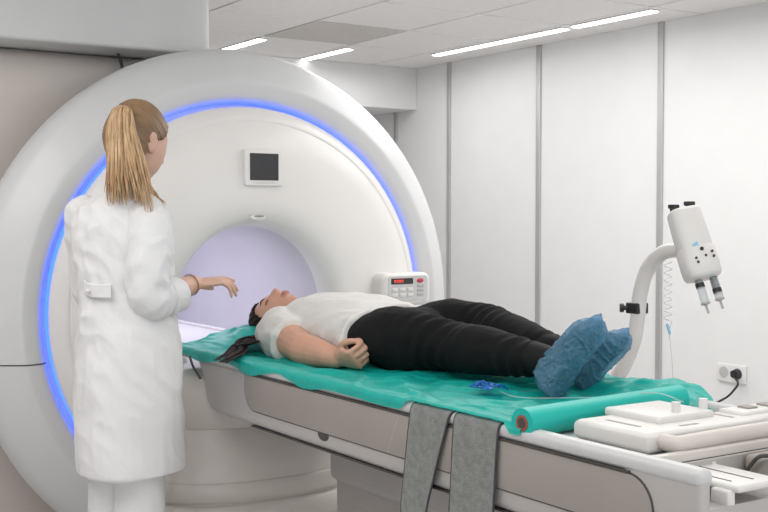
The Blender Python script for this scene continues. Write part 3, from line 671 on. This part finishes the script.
for i in range(40):
    a = rnd.uniform(-1, 1)
    s0 = pc - pR * 0.06 + pU * (0.02 + 0.05 * a) - pF * 0.07
    P = [s0, at(250 + 4 * a, 340 + rnd.uniform(-4, 4), z=0.965 + rnd.uniform(-0.01, 0.015)), at(240 + 7 * a, 349 + 4 * a, z=0.951 + rnd.uniform(0, 0.01)), at(230 + 5 * a, 356 + 3 * a, z=0.950 + rnd.uniform(0, 0.006)), at(222 + 6 * a + rnd.uniform(-4, 4), 362 + 2 * a, z=0.949)]
    tube(b, P, [0.0025, 0.003, 0.0026, 0.002, 0.0005], 6, 5)
obj('hair_tail', b, M['dark'], hair, 0)
# t-shirt
b = B()
loft(b, [sec(*q) for q in ((3.285, 1.868, 1.005, 0.075, 0.058), (3.25, 1.868, 1.008, 0.110, 0.072), (3.21, 1.868, 1.012, 0.165, 0.084), (3.16, 1.868, 1.018, 0.190, 0.094), (3.08, 1.868, 1.020, 0.197, 0.098), (2.98, 1.868, 1.020, 0.192, 0.098), (2.88, 1.868, 1.014, 0.188, 0.090), (2.80, 1.868, 1.010, 0.192, 0.087), (2.765, 1.868, 1.011, 0.199, 0.091))])
tube(b, [V((1.76, 3.19, 1.005)), sh, sh.lerp(el, 0.40), sh.lerp(el, 0.56)], [0.075, 0.078, 0.074, 0.072], 20, round_end=False)
tube(b, [V((1.98, 3.19, 1.005)), sh2, sh2.lerp(el2, 0.55)], [0.07, 0.07, 0.068], 20, round_end=False)
obj('t_shirt', fuse(b, 0.005, 6, lambda p: 0.007 * (ridge(p + V((0, p.z, 0)), (7, 9, 7)) - 0.4) + 0.006 * max(0, ridge(p + V((p.y * 0.5, 0, 0)), (17, 8, 14))) - 0.003), M['shirt'], t, 0)
# trousers
b = B()
loft(b, [sec(*q) for q in ((2.86, 1.868, 1.010, 0.155, 0.070), (2.80, 1.868, 1.012, 0.172, 0.076), (2.74, 1.868, 1.014, 0.186, 0.083), (2.69, 1.868, 1.013, 0.186, 0.086), (2.66, 1.868, 1.012, 0.180, 0.084), (2.62, 1.868, 1.008, 0.16, 0.076))])
tube(b, [NH + V((0.012, 0, 0)), NH.lerp(NK, 0.4) + V((-0.008, 0, 0.004)), NK, NK.lerp(NA, 0.4), NA + V((0, 0.02, 0))], [0.086, 0.091, 0.068, 0.064, 0.046], 22, round_end=False)
tube(b, [FH - V((0.012, 0, 0)), FH.lerp(FK, 0.5) + V((0, 0, 0.004)), FK, FK.lerp(FA, 0.4), FA + V((0, 0.03, 0))], [0.086, 0.090, 0.069, 0.062, 0.046], 22, round_end=False)
def trd(p):
    kn = exp(-((p.y - 2.50) / 0.07) ** 2) + 0.7 * exp(-((p.y - 2.20) / 0.05) ** 2)
    return 0.004 * ridge(p, (9, 9, 9)) - 0.002 + kn * 0.004 * sin(p.y * 150 + p.z * 50 + 3 * noise.noise(p * 9))
obj('trousers', fuse(b, 0.005, 5, trd), M['trouser'], t, 0)
# boots and plastic overshoes
def foot(H, T, a_, side):
    up = (T - H); ln = up.length; up.normalize(); back = (a_ - (H + up * 0.06)); back = (back - up * back.dot(up)).normalized(); lat = up.cross(back)
    def prof(grow):
        R = []
        for s, w_, d0, d1 in ((-0.10, 0.012, 0.000, 0.03), (-0.07, 0.026, -0.012, 0.05), (0.0, 0.034, -0.014, 0.075), (0.15, 0.037, -0.014, 0.085), (0.3, 0.036, -0.013, 0.082), (0.5, 0.038, -0.012, 0.062), (0.7, 0.044, -0.012, 0.047), (0.85, 0.043, -0.012, 0.038), (0.95, 0.033, -0.010, 0.028), (1.04, 0.015, -0.005, 0.013)):
            n = 24; c = H + up * (s * ln)
            R.append([c + lat * ((w_ + grow) * sup(2 * pi * i / n, 2.6)[0]) + back * ((d0 + d1) / 2 + ((d1 - d0) / 2 + grow) * sup(2 * pi * i / n, 2.6)[1]) for i in range(n)])
        return R
    b = loft(B(), prof(-0.006)); tube(b, [H + up * 0.05 + back * 0.035, a_, a_ + (a_ - H).normalized() * 0.0 + V((0, 0.05, 0.0))], [0.036, 0.040, 0.044], 18, round_end=False)
    bt = obj('boot', fuse(b, 0.005, 4), M['shoe'], t, 0)
    b = loft(B(), prof(0.004))
    def wr_(p):
        s = (p - H).dot(up)
        w1 = max(0, ridge(p + V((p.z * 0.8, 0, 0)), (30, 30, 13))) ** 3; w2 = max(0, ridge(p + V((1, p.z, 2)), (62, 62, 30))) ** 3
        return 0.0028 * w1 + 0.0012 * w2 + 0.004 * noise.noise(p * 12) - 0.002
    cv = fuse(b, 0.0024, 3, wr_)
    tip = H + up * (ln * 1.03) + back * 0.01
    tube(cv, [tip - up * 0.03, tip, tip + up * 0.012], [0.024, 0.014, 0.004], 10)
    obj('overshoe', cv, M['cover'], t, 0, 'crinkled blue plastic overshoe')
foot(V((1.836, 2.046, 0.944)), V((1.885, 1.950, 1.110)), NA, 1)
foot(V((1.970, 2.080, 0.944)), V((2.010, 1.985, 1.068)), FA, -1)

# ------------------------------------------------------------------ small things on the table
b = B(); c = at(488, 388, z=0.945)
rnd = random.Random(5); n1, n2 = 26, 16; G = []
for j in range(n2 + 1):
    row = []
    for i in range(n1 + 1):
        u, v = i / n1 - 0.5, j / n2 - 0.5
        p = V((u * 3, v * 3, 1.3)); r = 1 - (2 * u) ** 2 * 0.5
        row.append(b.verts.new((c.x + u * 0.055 + 0.012 * noise.noise(p * 2.3), c.y + v * 0.075 + 0.02 * noise.noise(p * 2 + V((9, 0, 0))), 0.938 + 0.022 * abs(noise.noise(p * 2.1 + V((0, 4, 0)))) * r + 0.012 * r)))
    G.append(row)
for j in range(n2):
    for i in range(n1): b.faces.new((G[j][i], G[j][i + 1], G[j + 1][i + 1], G[j + 1][i]))
obj('plastic_wrapper', b, M['bag'], None, 0, 'crumpled bright blue plastic wrapper on the teal paper by the calf', cat='wrapper')
b = B(); tube(b, [at(489, 384, z=0.948), at(500, 391, z=0.940), at(512, 396, z=0.938), at(530, 398, z=0.938), at(560, 398, z=0.938), at(600, 397, z=0.95), at(640, 393, z=0.978), at(662, 394, z=0.984), at(683, 402, z=0.972)], 0.0013, 6)
obj('thin_tube', b, M['clear'], None, 0, 'thin clear tube trailing from blue wrapper across the paper roll', cat='tube')

# ------------------------------------------------------------------ contrast injector
t = thing('contrast_injector', (2.45, 2.45, 0), 'white twin-syringe injector on a curved arm behind the table', 'injector')
XI = 2.45
def ai(u, v, dx=0.0): return at(u, v, x=XI + dx)
pb = ai(610, 400); 
b = B(); tube(b, [V((XI, pb.y, 0.10)), V((XI, pb.y, 0.75)), ai(612, 388), ai(624, 366), ai(634, 340), ai(638, 315), ai(640, 295), ai(646, 273), ai(656, 258), ai(668, 251), ai(684, 251)], [0.022, 0.022, 0.022, 0.022, 0.022, 0.022, 0.022, 0.022, 0.022, 0.021, 0.019], 18); obj('arm', b, M['white'], t, 0)
b = B(); box(b, (XI - 0.20, pb.y - 0.20, 0.05), (XI + 0.20, pb.y + 0.20, 0.10), 0.02); obj('base', b, M['white'], t)
for sx in (-1, 1):
    for sy in (-1, 1):
        b = B(); c = V((XI + sx * 0.16, pb.y + sy * 0.16, 0.026)); cyl(b, c - V((0.012, 0, 0)), c + V((0.012, 0, 0)), 0.025); obj('caster', b, M['black'], t)
c = ai(637, 308); b = B(); box(b, c - V((0.024, 0.024, 0.016)), c + V((0.024, 0.024, 0.016)), 0.004); cl = obj('clamp', b, M['black'], t)
kd = V((-0.75, 0.66, 0)); b = B(); cyl(b, c + kd * 0.02, c + kd * 0.042, 0.007); cyl(b, c + kd * 0.038, c + kd * 0.050, 0.013); obj('clamp_knob', b, M['black'], cl)
# injector head: axis from its top to its bottom, facing the room
top, bot = ai(683, 211), ai(704, 279); A = (bot - top).normalized(); Wd = RT.copy(); Wd = (Wd - A * Wd.dot(A)).normalized(); Dp = A.cross(Wd)
if Dp.dot(CAM - top) < 0: Dp = -Dp
def hp(a, w_, d): return top + A * a + Wd * w_ + Dp * d
LN = (bot - top).length
def hring(a, hw, hd, n=32, off=0): return [hp(a, off + hw * sup(2 * pi * i / n, 3.2)[0], hd * sup(2 * pi * i / n, 3.2)[1]) for i in range(n)]
b = loft(B(), [hring(-0.004, 0.036, 0.026), hring(0.0, 0.043, 0.033), hring(0.008, 0.046, 0.037), hring(0.10, 0.048, 0.040), hring(0.125, 0.048, 0.040)]); hd = obj('head', b, M['white'], t, 50)
b = loft(B(), [hring(0.115, 0.0485, 0.0405), hring(0.119, 0.0515, 0.0435), hring(0.17, 0.052, 0.043), hring(LN - 0.012, 0.051, 0.042), hring(LN - 0.003, 0.046, 0.037), hring(LN, 0.036, 0.028)]); obj('front_shell', b, M['white'], t, 50)
for w_ in (-0.022, 0.024):
    b = B(); cyl(b, hp(-0.014, w_, 0), hp(0.002, w_, 0), 0.013); box(b, hp(-0.018, w_, 0) - V((0.012, 0.012, 0.006)), hp(-0.018, w_, 0) + V((0.012, 0.012, 0.006)), 0.003); obj('drive_knob', b, M['black'], t)
for (a, w_, r) in ((0.128, 0.004, 0.0055), (0.150, -0.018, 0.0035), (0.148, 0.010, 0.0035), (0.162, -0.016, 0.0035), (0.140, 0.030, 0.0035), (0.154, 0.031, 0.0035)):
    b = B(); cyl(b, hp(a, w_, 0.039), hp(a, w_, 0.0455), r, 14); obj('button', b, M['black'], t)
b = B(); P = [hp(0.112, -0.018, 0.0405), hp(0.104, -0.002, 0.0405), hp(0.116, 0.0, 0.0405), hp(0.122, -0.014, 0.0405)]; q = [b.verts.new(p) for p in P]; q2 = [b.verts.new(p + Dp * 0.001) for p in P]
b.faces.new(q2); b.faces.new(list(reversed(q)))
for i in range(4): b.faces.new((q[i], q[(i + 1) % 4], q2[(i + 1) % 4], q2[i]))
obj('sticker', b, M['sticker'], t)
for w_, l0, blk in ((-0.016, 0.010, 0.022), (0.026, 0.0, 0.045)):
    o_ = LN - 0.004
    b = B(); cyl(b, hp(o_, w_, 0), hp(o_ + blk, w_, 0), 0.0095); cyl(b, hp(o_ + blk - 0.008, w_, 0), hp(o_ + blk + 0.004, w_, 0), 0.0125); pl = obj('plunger', b, M['black'], t)
    b = B(); e = o_ + (0.070 if w_ < 0 else 0.066); cyl(b, hp(o_ + 0.004, w_, 0), hp(e, w_, 0), 0.0115); obj('syringe_barrel', b, M['clear'], t)
    b = B(); cyl(b, hp(e, w_, 0), hp(e + 0.004, w_, 0), 0.013); cyl(b, hp(e + 0.004, w_, 0), hp(e + 0.012, w_, 0), 0.006, r2=0.003); cyl(b, hp(e + 0.012, w_, 0), hp(e + 0.030, w_, 0), 0.0035); obj('nozzle', b, M['tbody'], t)
b = B(); P = []
a0, a1 = ai(668, 262, 0.02), ai(668, 322, 0.02)
for i in range(8 * 12 + 1):
    f = i / 96; c = a0.lerp(a1, f); P.append(c + RT * 0.011 * cos(i / 12 * 2 * pi) + FW * 0.011 * sin(i / 12 * 2 * pi))
P += [ai(669, 330, 0.02), ai(672, 360, 0.02), ai(674, 400, 0.02)]
tube(b, P, 0.0013, 6, smooth=False); tb = obj('coiled_tube', b, M['clear'], t, 0)
b = B(); cyl(b, ai(667, 324, 0.02), ai(670, 334, 0.02), 0.004); obj('tube_clip', b, M['sticker'], tb)

# ------------------------------------------------------------------ wall socket and plug
t = thing('wall_socket', (4.5, 3.715, 0.59), 'white double wall socket low on the right wall', 'socket')
b = B(); box(b, (4.486, 3.63, 0.545), (4.499, 3.80, 0.635), 0.005); obj('plate', b, M['outlet'], t)
for y in (3.76, 3.675):
    b = B(); cyl(b, (4.4865, y, 0.592), (4.4845, y, 0.592), 0.028, 24); obj('socket_well', b, M['hole'], t)
t = thing('power_cord', (4.47, 3.675, 0.592), 'black plug and cord hanging from the wall socket', 'cord')
b = B(); cyl(b, (4.484, 3.675, 0.592), (4.455, 3.675, 0.592), 0.026, 20, 0.020); cyl(b, (4.455, 3.675, 0.592), (4.448, 3.675, 0.588), 0.020, 20, 0.012); obj('plug', b, M['black'], t)
b = B(); P = [V((4.455, 3.6755, 0.585)), at(738, 383, x=4.44), at(734, 390, x=4.43), at(727, 397, x=4.42), at(714, 404, x=4.41), at(700, 411, x=4.41)]
e = P[-1]; P += [V((4.40, e.y + 0.15, 0.25)), V((4.38, e.y + 0.3, 0.03)), V((4.2, e.y + 0.2, 0.008))]
tube(b, P, 0.0055, 8); obj('cable', b, M['black'], t)
